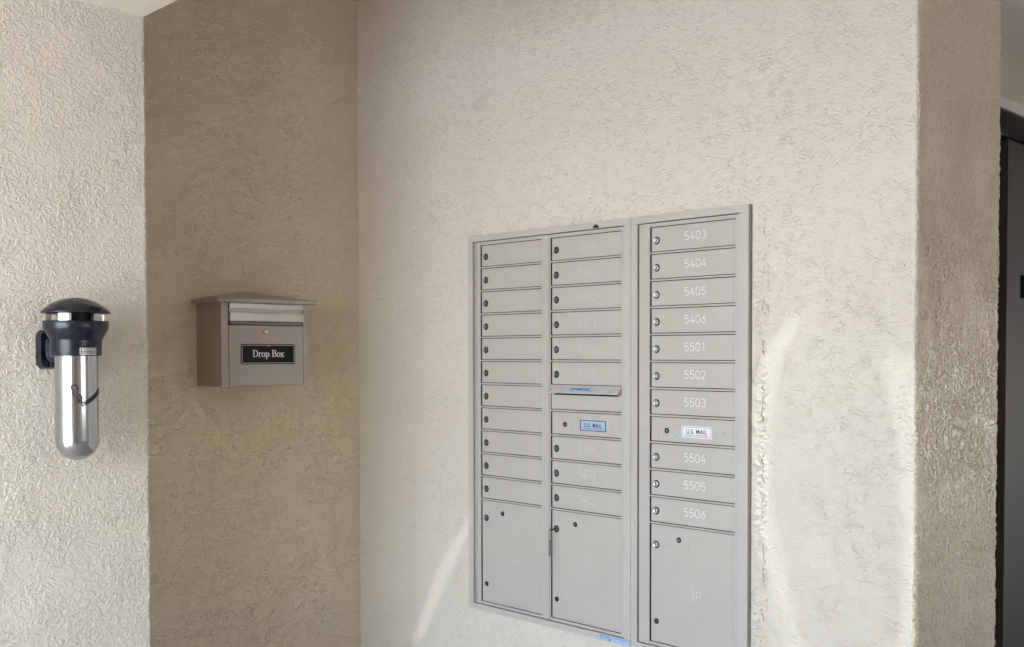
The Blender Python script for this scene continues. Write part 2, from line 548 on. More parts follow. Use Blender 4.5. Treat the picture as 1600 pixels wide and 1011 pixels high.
bm = bmesh.new(); box(bm, 2.30, WX, WY, PY, 2.421, HIGH); struct(new_obj('pier_head', bm, M_MAIL))
# elevator wall, with the opening
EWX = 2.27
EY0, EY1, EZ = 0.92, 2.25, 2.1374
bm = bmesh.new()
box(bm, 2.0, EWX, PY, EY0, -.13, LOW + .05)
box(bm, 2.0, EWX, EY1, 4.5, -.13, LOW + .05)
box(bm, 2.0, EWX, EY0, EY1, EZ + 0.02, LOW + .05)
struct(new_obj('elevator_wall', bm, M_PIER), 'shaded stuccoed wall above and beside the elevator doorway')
# back of lobby, east wall, south wall
bm = bmesh.new()
box(bm, 2.0, 3.75, 4.3, 4.6, -.13, HIGH)
box(bm, 4.95, 6.9, 4.3, 4.6, -.13, HIGH)
box(bm, 3.75, 4.95, 4.3, 4.6, 1.40, HIGH)
box(bm, 3.75, 4.95, 4.3, 4.6, -.13, .25)
struct(new_obj('lobby_end_wall', bm, M_MAIL))
bm = bmesh.new()
for a in ((-4.7, EOY0, -.13, HIGH), (EOY1, 4.3, -.13, HIGH), (EOY0, EOY1, -.13, EOZ0), (EOY0, EOY1, EOZ1, HIGH)):
    box(bm, 6.6, 6.9, *a)
struct(new_obj('east_wall', bm, M_MAIL))
bm = bmesh.new()
SX = 3.1
box(bm, SX, 6.6, -4.7, -4.45, -.13, HIGH)
box(bm, EX, SX, -4.7, -4.45, LOW, HIGH)
struct(new_obj('south_wall', bm, M_MAIL))
# ceilings
bm = bmesh.new(); box(bm, EX, 6.6, -4.45, NY + 0.001, LOW, HIGH - .005)
struct(new_obj('walkway_ceiling', bm, M_CEIL))
bm = bmesh.new(); box(bm, WX, 6.6, WY + .01, 4.3, LOW, HIGH - .005); box(bm, 2.0, WX, PY + .001, 4.3, LOW, HIGH - .005)
struct(new_obj('lobby_ceiling', bm, M_CEIL))
# roof over the mail area: thin deck with added tinted panes, cut to cast slivers of sun on the mail wall
SLIV = [[(2.402, 1.228), (2.431, 1.241), (2.468, 1.234), (2.504, 1.19), (2.530, 0.379), (2.453, 0.366), (2.47, 0.547), (2.472, 0.724), (2.459, 0.952), (2.436, 1.092)],
        [(2.098, 1.347), (2.14, 1.369), (2.155, 1.346), (2.113, 1.261), (2.071, 1.156), (2.052, 1.001), (2.055, 0.808), (2.084, 0.656), (2.135, 0.491), (2.182, 0.328), (2.136, 0.318), (2.047, 0.573), (1.993, 0.762), (1.987, 1.076), (2.013, 1.213)],
        [(0.69, 0.596), (0.727, 0.6), (0.719, 0.554), (0.605, 0.386), (0.511, 0.216), (0.42, 0.05), (0.365, 0.05), (0.43, 0.202), (0.543, 0.403), (0.64, 0.532)]]
def to_roof(x, z):
    t = (HIGH - z) / tosun.z
    return (x + t * tosun.x, WY + t * tosun.y)
cu = bpy.data.curves.new('roof_deck', 'CURVE')
cu.dimensions = '2D'; cu.fill_mode = 'BOTH'; cu.extrude = 0.003
for P in [[(-0.4, -1.30), (6.9, -1.30), (6.9, 0.55), (-0.4, 0.55)]] + [[to_roof(*p) for p in q] for q in SLIV]:
    sp = cu.splines.new('POLY'); sp.points.add(len(P) - 1); sp.use_cyclic_u = True
    for q, p in zip(sp.points, P): q.co = (p[0], p[1], 0, 1)
to = bpy.data.objects.new('roof_deck', cu); COL.objects.link(to)
dg = bpy.context.evaluated_depsgraph_get(); dg.update()
me = bpy.data.meshes.new_from_object(to.evaluated_get(dg))
bpy.data.objects.remove(to); bpy.data.curves.remove(cu)
me.materials.clear(); me.materials.append(M_CEIL)
deck = bpy.data.objects.new('upper_ceiling', me); COL.objects.link(deck); deck.location = (0, 0, HIGH + .003)
struct(deck)
m = bpy.data.materials.new('sliver_tint'); m.use_nodes = True  # dims the sun through the added sliver panes
nt = m.node_tree; nt.nodes.clear()
tr = nt.nodes.new('ShaderNodeBsdfTransparent'); tr.inputs[0].default_value = (SLIVER_T * .90, SLIVER_T, SLIVER_T * 1.14, 1)
gl = nt.nodes.new('ShaderNodeBsdfGlossy'); gl.inputs['Roughness'].default_value = .1
mx = nt.nodes.new('ShaderNodeMixShader'); mx.inputs[0].default_value = .05
ou = nt.nodes.new('ShaderNodeOutputMaterial')
nt.links.new(tr.outputs[0], mx.inputs[1]); nt.links.new(gl.outputs[0], mx.inputs[2]); nt.links.new(mx.outputs[0], ou.inputs[0])
for q in SLIV:
    bm = bmesh.new()
    bm.faces.new([bm.verts.new((*to_roof(*p), 0)) for p in q])
    o = new_obj('added_sliver_pane', bm, m, deck, (0, 0, .0005))
bm = bmesh.new(); box(bm, -0.4, 6.9, -4.8, -1.30, HIGH, HIGH + 0.2); box(bm, -0.4, 6.9, 0.55, 4.6, HIGH, HIGH + .2)
struct(new_obj('roof', bm, M_CEIL))
bm = bmesh.new(); box(bm, -0.6, 7.2, -5.6, 4.8, -0.25, -0.12)
struct(new_obj('walkway_floor', bm, M_FLOOR))
bm = bmesh.new()
v = [bm.verts.new(p) for p in ((-900, -900, -0.22), (900, -900, -0.22), (900, 900, -0.22), (-900, 900, -0.22))]
bm.faces.new(v)
struct(new_obj('ground', bm, M_GROUND))

# rough plaster packed against the mailbox frame
def ridge(name, u0, u1, v0, v1, amp, m, base=-0.003, st=0.0028, seed=0, sharp=1.0):
    bm = bmesh.new()
    nu = max(3, int((u1 - u0) / st)); nv = max(3, int((v1 - v0) / st))
    g = []
    for j in range(nv + 1):
        row = []
        for i in range(nu + 1):
            u = u0 + (u1 - u0) * i / nu; w = v0 + (v1 - v0) * j / nv
            eu = min(i, nu - i) / nu; ev = min(j, nv - j) / nv
            e = min(1, min(eu, ev) * 2 * 2.6)
            P = Vector((u * 1.0, seed, w))
            a = noise.noise(P * 26) * .6 + noise.noise(P * 60) * .5 + abs(noise.noise(P * 95)) * .8 * sharp
            h = base + (amp * (0.45 + a)) * e ** .6
            row.append(bm.verts.new((u, WY - h, w)))
        g.append(row)
    for j in range(nv):
        for i in range(nu):
            f = bm.faces.new((g[j][i], g[j][i + 1], g[j + 1][i + 1], g[j + 1][i])); f.smooth = True
    return new_obj(name, bm, m)
mw = bpy.data.objects['mail_wall']
def ridge_y(u, w):
    u0, u1, v0, v1, amp, seed = 1.988, 2.052, 0.15, 1.76, 0.0100, 3.1
    e = min(1, min(min(u - u0, u1 - u) / (u1 - u0), min(w - v0, v1 - w) / (v1 - v0)) * 5.2)
    P = Vector((u, seed, w))
    a = noise.noise(P * 26) * .6 + noise.noise(P * 60) * .5 + abs(noise.noise(P * 95)) * .8
    return min(WY, WY - (-0.003 + amp * (.45 + a) * max(e, 0) ** .6))
for nm, a in (('plaster_ridge', dict(u0=1.988, u1=2.052, v0=0.15, v1=1.76, amp=0.0100, m=M_MAIL, seed=3.1)),
              ('plaster_ridge', dict(u0=0.70, u1=1.995, v0=1.699, v1=1.716, amp=0.0030, m=M_CAULK, seed=7.7)),
              ('plaster_ridge', dict(u0=0.70, u1=1.995, v0=0.240, v1=0.259, amp=0.0024, m=M_CAULK, seed=9.7)),
              ('plaster_ridge', dict(u0=0.705, u1=0.724, v0=0.24, v1=1.715, amp=0.0020, m=M_CAULK, seed=5.3))):
    o = ridge(nm, **a); o.parent = mw

# torn edge of the patched plaster to the right of the mailboxes: hairline cracks, their shade painted as dark brown ribbons
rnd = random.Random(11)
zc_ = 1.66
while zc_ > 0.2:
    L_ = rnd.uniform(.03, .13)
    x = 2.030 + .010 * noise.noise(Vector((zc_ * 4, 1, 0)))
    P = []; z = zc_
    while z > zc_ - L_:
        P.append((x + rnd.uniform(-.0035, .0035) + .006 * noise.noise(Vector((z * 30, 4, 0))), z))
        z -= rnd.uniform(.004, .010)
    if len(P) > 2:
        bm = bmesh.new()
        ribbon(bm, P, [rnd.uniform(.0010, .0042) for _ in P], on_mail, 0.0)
        ob = new_obj('plaster_crack_shade', bm, M_JOINT, mw, (0, 0, 0))
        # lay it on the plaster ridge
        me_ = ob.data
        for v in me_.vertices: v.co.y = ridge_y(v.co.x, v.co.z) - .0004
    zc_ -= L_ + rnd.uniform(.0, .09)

# ------------------------------------------------------------------ mailboxes
ZT = 1.66654
PT = 0.0889
G = 0.0024          # gap round a door
RAIL = 0.0058
def zrow(k): return ZT - k * PT

def lock_mesh():
    bm = bmesh.new()
    lathe(bm, [(0.0130, 0.0), (0.0130, 0.0008), (0.0124, 0.0014), (0.0084, 0.0014)], 28, 1, axis='Y')
    lathe(bm, [(0.0088, 0.0010), (0.0088, 0.0058), (0.0081, 0.0066), (0.0058, 0.0066), (0.0054, 0.0056), (0.0, 0.0056)], 28, 0, axis='Y')
    box(bm, -0.0009, 0.0009, -0.0061, -0.0054, -0.0042, 0.0042, 1)
    bmesh.ops.recalc_face_normals(bm, faces=bm.faces)
    me = bpy.data.meshes.new('lock'); bm.to_mesh(me); bm.free()
    me.materials.append(M_CHROME); me.materials.append(M_LOCKDK)
    return me
LOCK = lock_mesh()
def plug_mesh():      # small flush black arrow lock with a slit
    bm = bmesh.new()
    lathe(bm, [(0.0090, 0.0), (0.0090, 0.0014), (0.0080, 0.0018), (0.0068, 0.0008), (0.0, 0.0008)], 28, 0, axis='Y')
    box(bm, -0.0032, 0.0032, -0.0013, -0.0007, -0.0006, 0.0006, 1)
    box(bm, -0.0006, 0.0006, -0.0014, -0.0007, -0.0030, 0.0030, 1)
    me = bpy.data.meshes.new('arrow_lock'); bm.to_mesh(me); bm.free()
    me.materials.append(M_LOCKDK); me.materials.append(M_CHROME)
    return me
PLUG = plug_mesh()
def stop_mesh():      # round catch with a diagonal cut
    bm = bmesh.new()
    lathe(bm, [(0.0096, 0.0), (0.0096, 0.0012), (0.0086, 0.0020), (0.0070, 0.0012), (0.0, 0.0012)], 28, 0, axis='Y')
    s = math.sqrt(.5)
    q = [(-.0062, .0026), (-.0026, .0062), (.0062, -.0026), (.0026, -.0062)]
    plate(bm, [(-.0012, .0066), (.0020, .0058), (.0020, -.0064), (-.0004, -.0066)], on_mail, .0010, .0026, 1)
    me = bpy.data.meshes.new('catch'); bm.to_mesh(me); bm.free()
    me.materials.append(M_LOCKDK); me.materials.append(M_KEY)
    return me
STOP = stop_mesh()
def rivet_mesh():
    bm = bmesh.new()
    lathe(bm, [(0.0044, 0.0), (0.0036, 0.0010), (0.0020, 0.0018), (0.0, 0.0020)], 14, 0, axis='Y')
    me = bpy.data.meshes.new('rivet'); bm.to_mesh(me); bm.free()
    me.materials.append(M_TRIM)
    return me
RIVET = rivet_mesh()
LOCKD = LOCK.copy(); LOCKD.materials[0] = mat('dim_reflection_lock', (0.22, 0.215, 0.21), 0.38, 1.0)  # same chrome lock, its dimmer reflection at this angle put into the colour
def put(name, me, parent, loc, rot=0.0):
    o = bpy.data.objects.new(name, me)
    COL.objects.link(o); o.parent = parent; o.location = loc; o.rotation_euler = (0, rot, 0)
    return o
def door_mesh(w, h):
    """origin at the door's top left corner, face at y=0"""
    bm = bmesh.new()
    s = 0.0085
    box(bm, 0.0048, w - s, 0.0, 0.0035, -h, 0.0, 0, 0.0009)
    box(bm, w - s + 0.0006, w - 0.0010, -0.0006, 0.003, -h, 0.0, 0, 0.0007)
    me = bpy.data.meshes.new('mailbox_door'); bm.to_mesh(me); bm.free()
    me.materials.append(M_BOX)
    return me
HS = PT - RAIL - 2 * G
MAILTH = {}
COLX = {1: (0.7846, 1.1085), 2: (1.1533, 1.4809), 3: (1.6021, 1.9332)}
for c, (a, b) in COLX.items(): MAILTH[c] = door_mesh(b - a, HS)
BOT = 15.4664
PARC = {c: door_mesh(b - a, (BOT - 11) * PT - RAIL / 2 - 2 * G) for c, (a, b) in COLX.items()}

def frame_unit(unit, ox, x0, x1, jx0, jx1, cols, right_side):
    """x0..x1 outer trim, jx0..jx1 inner opening; face plate rails and posts between the doors"""
    zo1, zi1, zi0, zo0 = 1.7018, ZT + 0.0118, ZT - BOT * PT - 0.0120, 0.2572
    T = -0.0095       # trim face
    bm = bmesh.new()
    def bar(P, y0, y1, bev=0.0012):
        # P: quad in (x, z), counter-clockwise, mitred trim bar
        A = [bm.verts.new((x - ox, y0, z)) for x, z in P]; B = [bm.verts.new((x - ox, y1, z)) for x, z in P]
        bm.faces.new(A)
        for i in range(4): bm.faces.new((A[(i + 1) % 4], A[i], B[i], B[(i + 1) % 4]))
    c = 0.0025
    bar([(x0, zo1 - 0.0), (x1, zo1), (x1 - (0.0 if not right_side else 0), zi1), (x0, zi1)], T, 0.004)
    bar([(x0, zi0), (x1, zi0), (x1, zo0), (x0, zo0)], T, 0.004)
    bar([(x0, zi1 - 0.0004), (jx0, zi1 - 0.0004), (jx0, zi0 + .0004), (x0, zi0 + .0004)], T + .0002, 0.004)
    bar([(jx1, zi1 - .0004), (x1, zi1 - .0004), (x1, zi0 + .0004), (jx1, zi0 + .0004)], T + .0002, 0.004)
    bmesh.ops.recalc_face_normals(bm, faces=bm.faces)
    es = [e for e in bm.edges if abs(e.verts[0].co.y - e.verts[1].co.y) < 1e-6 and e.verts[0].co.y < -0.005]
    bmesh.ops.bevel(bm, geom=es, offset=0.0013, segments=2, affect='EDGES')
    new_obj('trim_frame', bm, M_TRIM, unit)
    # recessed face frame
    bm = bmesh.new()
    F = -0.0028
    gp = 0.0034
    a, b = jx0 + gp, jx1 - 0.0022
    posts = []
    xs = [COLX[k] for k in cols]
    posts.append((a, xs[0][0]))
    for p, q in zip(xs, xs[1:]): posts.append((p[1], q[0]))
    posts.append((xs[-1][1], b))
    ztop, zbot = zi1 - 0.0026, zi0 + 0.0022
    for i, (p, q) in enumerate(posts):
        box(bm, p - ox, q - ox, F, F + .002, zbot, ztop, 0, 0.0008)
        if i == 0 and cols[0] == 1:        # ribbed hinge side
            box(bm, p + .0045 - ox, p + .0070 - ox, F - .003, 0.0, zbot + .001, ztop - .001, 0, .0006)
            box(bm, p + .0120 - ox, p + .0140 - ox, F - .002, 0.0, zbot + .001, ztop - .001, 0, .0006)
        if i == 0 and cols[0] == 3:
            box(bm, p + .022 - ox, q - .003 - ox, F - .0016, 0.0, zbot + .001, ztop - .001, 0, .0006)
        if 0 < i < len(posts) - 1:
            box(bm, p + .014 - ox, q - .006 - ox, F - .0045, 0.0, zbot + .001, ztop - .001, 0, .0012)
    for k in cols:
        xa, xb = COLX[k]
        rows = list(range(1, 12))
        for r in rows:
            z = zrow(r)
            box(bm, xa - ox, xb - ox, F + .0006, F + .0026, z - RAIL / 2, z + RAIL / 2, 0, 0.0006)
        box(bm, xa - ox, xb - ox, F + .0006, F + .0026, ZT - RAIL / 2, ztop, 0, .0006)
        box(bm, xa - ox, xb - ox, F + .0006, F + .0026, zbot, ZT - BOT * PT, 0, .0006)
    new_obj('face_frame', bm, M_BOX, unit)
    bm = bmesh.new()
    xa, xb = x0 + .02 - ox, x1 - .01 - ox
    box(bm, xa, xb, 0.030, 0.25, zo0 + .02, zo1 - .015)
    new_obj('cabinet', bm, M_DARK, unit)

U1 = thing('mailbox_cabinet', 'wide grey mailbox cabinet of two columns, blue stickers on its label and bottom trim', 'mailboxes', (1.123, 0, 0.2572), 'recessed mailbox cabinets')
U2 = thing('mailbox_cabinet', 'narrow grey single-column mailbox cabinet with clear white numbers 5403 to 5506', 'mailboxes', (1.755, 0, 0.2572), 'recessed mailbox cabinets')
# children are built in world coordinates; the offset puts them right under the empties
class Shift: pass
def frame_in(U, *a):
    before = set(bpy.data.objects)
    frame_unit(U, 0.0, *a)
    for o in set(bpy.data.objects) - before:
        if o.parent == U:
            o.location = (-U.location.x, 0, -U.location.z)
frame_in(U1, 0.7195, 1.5268, 0.7476, 1.4973, [1, 2], False)
frame_in(U2, 1.5274, 1.9834, 1.5537, 1.9501, [3], True)
# right-hand return of the trim, brown in its joint
bm = bmesh.new(); box(bm, 1.9840, 1.9885, -0.004, 0.03, 0.2572, 1.7000)
new_obj('side_flange', bm, M_JOINT, U2, (-U2.location.x, 0, -U2.location.z))

def local(U, x, y, z): return (x - U.location.x, y, z - U.location.z)
NUMS = {1: ['5101', '5102', '5103', '5104', '5105', '5106', '5201', '5202', '5203', '5204', '5205'],
        2: ['5206', '5301', '5302', '5303', '5304', '5305', None, 'US', '5306', '5401', '5402'],
        3: ['5403', '5404', '5405', '5406', '5501', '5502', '5503', 'US', '5504', '5505', '5506']}
LOCKX = {1: 0.8114, 2: 1.1785, 3: 1.6275}
NUMX = {1: 0.960, 2: 1.324, 3: 1.7805}
NUMM = {1: M_NUM1, 2: M_NUM2, 3: M_WHITE}
def number(d, text, cx, cz, c, sd=0):
    o = engraved(text, cx, cz, 0.0255 if len(text) > 2 else 0.030, NUMM[c] if len(text) > 2 else (M_NUM2 if c == 3 else M_NUM1), {1: .0017, 2: .0017, 3: .0020}[c], h=0.0002,
                 parent=d, name='door_number', adv=0.86, keep={1: .42, 2: .72, 3: 1}[c], seed=sd)
    return o
def small_label(d, x0, x1, z0, z1, blue):
    bm = bmesh.new()
    plate(bm, rounded(x0, x1, z0, z1, .0015, 3), on_mail, 0.0, .0005, 0)
    if blue: ring_plate(bm, rounded(x0 + .0002, x1 - .0002, z0 + .0002, z1 - .0002, .0014, 3), rounded(x0 + .0036, x1 - .0036, z0 + .0030, z1 - .0030, .001, 3), on_mail, .0004, .0008, 1)
    else: ring_plate(bm, rounded(x0 + .0030, x1 - .0030, z0 + .0030, z1 - .0030, .001, 3), rounded(x0 + .0045, x1 - .0045, z0 + .0044, z1 - .0044, .001, 3), on_mail, .0004, .0008, 1)
    o = new_obj('postal_label', bm, [M_BLUE if blue else M_LBLW, M_BLUEDK if blue else M_TAG], d)
    o['label'] = 'pale blue printed postal label with navy border' if blue else 'white printed postal label'
    cx, cz, w = (x0 + x1) / 2, (z0 + z1) / 2, x1 - x0
    ink = M_INK
    text_mesh('label_text', 'U.S. MAIL', .0195, cx, cz + .0010, on_mail, .0009, ink, d, bold=.0004, stretch=.90, space=1.12)
    text_mesh('label_text', 'APPROVED BY THE POSTMASTER GENERAL', .0058, cx, cz - .0105, on_mail, .0009, M_BLUEDK if blue else M_INK, d, bold=.00005, stretch=.82)

for c in (1, 2, 3):
    U = U2 if c == 3 else U1
    xa, xb = COLX[c]
    for r, t in enumerate(NUMS[c]):
        ztop = zrow(r) - (RAIL / 2 + G)
        if c == 2 and r == 6:
            continue
        d = put('mailbox_door', MAILTH[c], U, local(U, xa, 0, ztop))
        if t == 'US':
            d.name = 'carrier_door'
            d['label'] = 'carrier access door with U.S. MAIL label and rivets'
            lx = {2: 1.2208, 3: 1.6701}[c] - xa; lz = zrow(r + .545) - ztop
            put('arrow_lock', PLUG, d, (lx, 0, lz))
            dx = .0358
            for sx in (-1, 1):
                for sz in (-1, 1):
                    put('rivet', RIVET, d, (lx + dx * sx, 0, lz + .0180 * sz))
            put('rivet', RIVET, d, ({2: 1.4397, 3: 1.8914}[c] - xa, 0, lz))
            a = {2: (1.2923, 1.4112), 3: (1.7289, 1.8462)}[c]
            small_label(d, a[0] - xa, a[1] - xa, lz - .0190, lz + .0195, c == 2)
        else:
            d['label'] = 'door numbered ' + t
            put('lock', LOCK if c == 3 else LOCKD, d, (LOCKX[c] - xa, 0, zrow(r + .545) - ztop), random.uniform(-.12, .12))
            number(d, t, NUMX[c] - xa, zrow(r + .475) - ztop, c, r * 7 + c)
    ztop = zrow(11) - RAIL / 2 - G
    d = put('parcel_door', PARC[c], U, local(U, xa, 0, ztop))
    d['label'] = 'large parcel door marked %dP' % c
    put('lock', LOCK if c == 3 else LOCKD, d, (LOCKX[c] - xa, 0, zrow(11.81) - ztop))
    put('catch', STOP, d, (LOCKX[c] + .0015 - xa, 0, zrow(14.67) - ztop), {1: .5, 2: .9, 3: -.5}[c])
    lx = {1: .9011, 2: 1.2695, 3: 1.7198}[c] - xa; lz = zrow(11.52) - ztop
    put('arrow_lock', PLUG, d, (lx, 0, lz))
    for sx in (-1, 1):
        for sz in (-1, 1):
            put('rivet', RIVET, d, (lx + .0358 * sx, 0, lz + .0180 * sz))
    number(d, '%dP' % c, {1: .9642, 2: 1.3266, 3: 1.7832}[c] - xa, zrow(13.46) - ztop, c, 90 + c)

# outgoing mail slot in column 2, row 7
xa, xb = COLX[2]
bm = bmesh.new()
zt6 = zrow(6) - RAIL / 2 - G
box(bm, xa + .002, xb - .001, 0.0, .016, zrow(7) + RAIL / 2 + G, zrow(6) - .0325, 0, .0008)
box(bm, xa + .002, xb - .001, 0.006, .016, zrow(6) - .022, zt6, 0, .0008)
box(bm, xa + .002, xa + .014, 0.0005, .016, zrow(6) - .0335, zrow(6) - .0215, 0)
box(bm, xb - .016, xb - .001, 0.0005, .016, zrow(6) - .0335, zrow(6) - .0215, 0)
P = new_obj('slot_panel', bm, M_BOX, U1, (-U1.location.x, 0, -U1.location.z))
P['label'] = 'blank panel with the outgoing mail slot'
bm = bmesh.new()
zb = zrow(6) + .0005
hx0, hx1 = xa + .0002, xb - .0004
prof = [(-0.0026, zb), (-0.0235, zb - .0235), (-0.0235, zb - .0262), (-0.0222, zb - .0262), (-.0215, zb - .0243), (-0.0010, zb - .0030)]
rings = [[bm.verts.new((x, y, z)) for y, z in prof] for x in (hx0, hx1)]
n = len(prof)
for i in range(n):
    bm.faces.new((rings[0][i], rings[0][(i + 1) % n], rings[1][(i + 1) % n], rings[1][i]))
bm.faces.new(rings[0][::-1]); bm.faces.new(rings[1])
for x in (hx0, hx1 - .0012):       # end cheeks
    tri = [(-.0012, zb - .003), (-.0222, zb - .0245), (-.0012, zb - .030)]
    A = [bm.verts.new((x + .0001, y, z)) for y, z in tri]; B = [bm.verts.new((x + .0011, y, z)) for y, z in tri]
    bm.faces.new(A[::-1]); bm.faces.new(B)
    for i in range(3): bm.faces.new((A[i], A[(i + 1) % 3], B[(i + 1) % 3], B[i]))
bmesh.ops.recalc_face_normals(bm, faces=bm.faces)
H = new_obj('slot_hood', bm, M_HOOD, U1, (-U1.location.x, 0, -U1.location.z))
s = math.sqrt(.5)
def on_hood(u, v, h): return Vector((u, -0.013 + s * v - s * h, zb - .0119 + s * v + s * h))
bm = bmesh.new(); plate(bm, rounded(1.245, 1.362, -.0085, .0085, .001, 3), on_hood, .0003, .0009)
new_obj('hood_label', bm, M_BLUE, H)
text_mesh('label_text', 'OUTGOING MAIL', .0138, 1.3035, .0, on_hood, .0012, M_BLUEDK, H, bold=.0004, stretch=.84)
# clip on the top trim, blue sticker on the bottom trim
bm = bmesh.new()
lathe(bm, [(.0125, 0.0), (.0115, .004), (.006, .0065), (0, .007)], 20, 0, origin=(0, 0, 0), axis='Y')
for v in bm.verts: v.co.z = max(v.co.z, 0.0) * .95
new_obj('trim_clip', bm, M_LOCKDK, U1, local(U1, 1.3735, -.0093, 1.6800))
def sticker():
    bm = bmesh.new()
    z0, z1 = .2585, .2785
    pts = [(1.389, z1), (1.386, z0 + .004), (1.392, z0), (1.47, z0 - .0008), (1.512, z0 + .001), (1.523, z0 + .008), (1.519, z1 - .001), (1.49, z1 + .0006)]
    plate(bm, pts[::-1], on_mail, .0094, .0102)
    o = new_obj('sticker', bm, M_BLUE, U1, (-U1.location.x, 0, -U1.location.z))
    o['label'] = 'torn blue sticker with dark print'
    bm = bmesh.new()
    rnd = random.Random(2)
    for row, (xs, xe) in enumerate(((1.393, 1.440), (1.458, 1.505), (1.393, 1.428), (1.458, 1.4625))):
        zz = .2735 if row < 2 else .2665
        x = xs
        while x < xe:
            w = rnd.uniform(.0022, .0046); hh = rnd.uniform(.0035, .0052)
            k = rnd.uniform(-.0012, .0012)
            ribbon(bm, [(x, zz - hh / 2), (x + w * .5, zz + hh / 2 + k * .3), (x + w, zz - hh * .3)], .0010, on_mail, .0103)
            x += w + rnd.choice((.0012, .0012, .003))
    plate(bm, [(1.4335, .2605), (1.4395, .2605), (1.4395, .2675), (1.4335, .2675)], on_mail, .0100, .0106)
    new_obj('sticker_print', bm, M_BLUEDK, o)
sticker()
# little scratches and knocks on the trim
for x, z, a, l in ((.938, .262, 75, .006), (1.246, .2625, 20, .003), (1.395, .2590, 5, .002), (.83, .2605, 80, .002)):
    bm = bmesh.new()
    dx, dz = math.cos(R(a)) * l / 2, math.sin(R(a)) * l / 2
    ribbon(bm, [(x - dx, z - dz), (x + dx, z + dz)], .0012, on_mail, .0096)
    new_obj('scratch', bm, M_DARK, U1, (-U1.location.x, 0, -U1.location.z))

# keys in the lock of the second parcel door
kx, kz = 1.1785, zrow(11.81)
K = thing('key_ring', 'small key in the lower middle parcel door lock with rings and grey tag hanging', 'keys', (kx, -.005, kz))
def kobj(name, bm, m): return new_obj(name, bm, m, K, (-kx, .005, -kz))
bm = bmesh.new()
box(bm, kx - .0008, kx + .0008, -.024, -.006, kz - .0035, kz + .0028, 0, .0004)
lathe(bm, [(.0, -.0009), (.0068, -.0009), (.0068, .0009), (.0, .0009)], 20, 0, origin=(kx, -.0275, kz - .001), axis='X')
kobj('key', bm, M_KEY)
def hoop(cx, cy, cz, r, ax, th):
    bm = bmesh.new()
    pts = []
    for i in range(24):
        a = 2 * math.pi * i / 24
        o = Vector((math.cos(ax) * math.cos(a), math.sin(ax) * math.cos(a), math.sin(a))) * r
        pts.append(Vector((cx, cy, cz)) + o)
    tube(bm, pts, th, 6, closed=True)
    return bm
kobj('split_ring', hoop(kx, -.034, kz - .0095, .0085, .55, .0008), M_KEY)
kobj('chain_link', hoop(kx, -.034, kz - .0215, .0042, 1.2, .0009), M_KEY)
kobj('chain_link', hoop(kx, -.034, kz - .0300, .0048, .5, .0009), M_KEY)
bm = bmesh.new(); box(bm, kx - .0016, kx + .0016, -.0425, -.0265, kz - .094, kz - .034, 0, .0008)
kobj('tag', bm, M_TAG)

# ------------------------------------------------------------------ drop box
DY0, DY1, DZ0, DZ1, DD = -0.7700, -0.3830, 1.1262, 1.4500, 0.185
B = thing('drop_box', 'taupe metal drop box with hipped lid and black name plate on the niche wall', 'drop box', (0, (DY0 + DY1) / 2, DZ0))
off = (0, -B.location.y, -B.location.z)
bm = bmesh.new()
yl, yr = -0.7395, -0.4075       # door edges
zd = 1.3590                      # door top
box(bm, .001, DD - .004, DY0, DY0 + .0015, DZ0, DZ1)                 # side sheets
box(bm, .001, DD - .004, DY1 - .0015, DY1, DZ0, DZ1)
box(bm, DD - .004, DD, DY0, yl, DZ0, DZ1, 0, .0015)
box(bm, DD - .004, DD, yr, DY1, DZ0, DZ1, 0, .0015)
box(bm, .001, DD - .004, DY0 + .0015, DY1 - .0015, DZ0, DZ0 + .002)
box(bm, .001, .003, DY0 + .0015, DY1 - .0015, DZ0 + .002, DZ1)
new_obj('body', bm, M_DBOX, B, off)
bm = bmesh.new(); box(bm, .02, DD - .02, DY0 + .01, DY1 - .01, DZ0 + .01, DZ1 - .01)
new_obj('inner_lining', bm, M_DARK, B, off)
bm = bmesh.new(); box(bm, DD - .012, DD + .0015, yl + .0022, yr - .0022, DZ0 + .0015, zd - .0015, 0, .0014)
door = new_obj('door', bm, M_DBOX, B, off)
# stainless flap: two rolled strips with a groove
bm = bmesh.new()
fp = [(DD - .010, 1.4440), (DD + .004, 1.4440), (DD + .006, 1.4400), (DD + .005, 1.4230), (DD + .001, 1.4185), (DD - .0005, 1.4150), (DD + .001, 1.4110),
      (DD + .0095, 1.4070), (DD + .0115, 1.4030), (DD + .0085, 1.3765), (DD + .0060, 1.3735), (DD - .001, 1.3765), (DD - .010, 1.385)]
ya, yb = yl + .003, yr - .004
rg = [[bm.verts.new((x, y, z)) for x, z in fp] for y in (ya, yb)]
n = len(fp)
for i in range(n):
    f = bm.faces.new((rg[0][i], rg[1][i], rg[1][(i + 1) % n], rg[0][(i + 1) % n]))
bm.faces.new(rg[0]); bm.faces.new(rg[1][::-1])
bmesh.ops.recalc_face_normals(bm, faces=bm.faces)
new_obj('flap', bm, M_STEELH, B, off)
bm = bmesh.new()                 # sloping sill below the flap
q = [(DD - .010, 1.3740), (DD + .003, 1.3655), (DD + .003, 1.3625), (DD - .010, 1.3625)]
rg = [[bm.verts.new((x, y, z)) for x, z in q] for y in (yl + .009, yr - .003)]
for i in range(4): bm.faces.new((rg[0][i], rg[1][i], rg[1][(i + 1) % 4], rg[0][(i + 1) % 4]))
bm.faces.new(rg[0]); bm.faces.new(rg[1][::-1])
bmesh.ops.recalc_face_normals(bm, faces=bm.faces)
new_obj('sill', bm, M_DBOX, B, off)
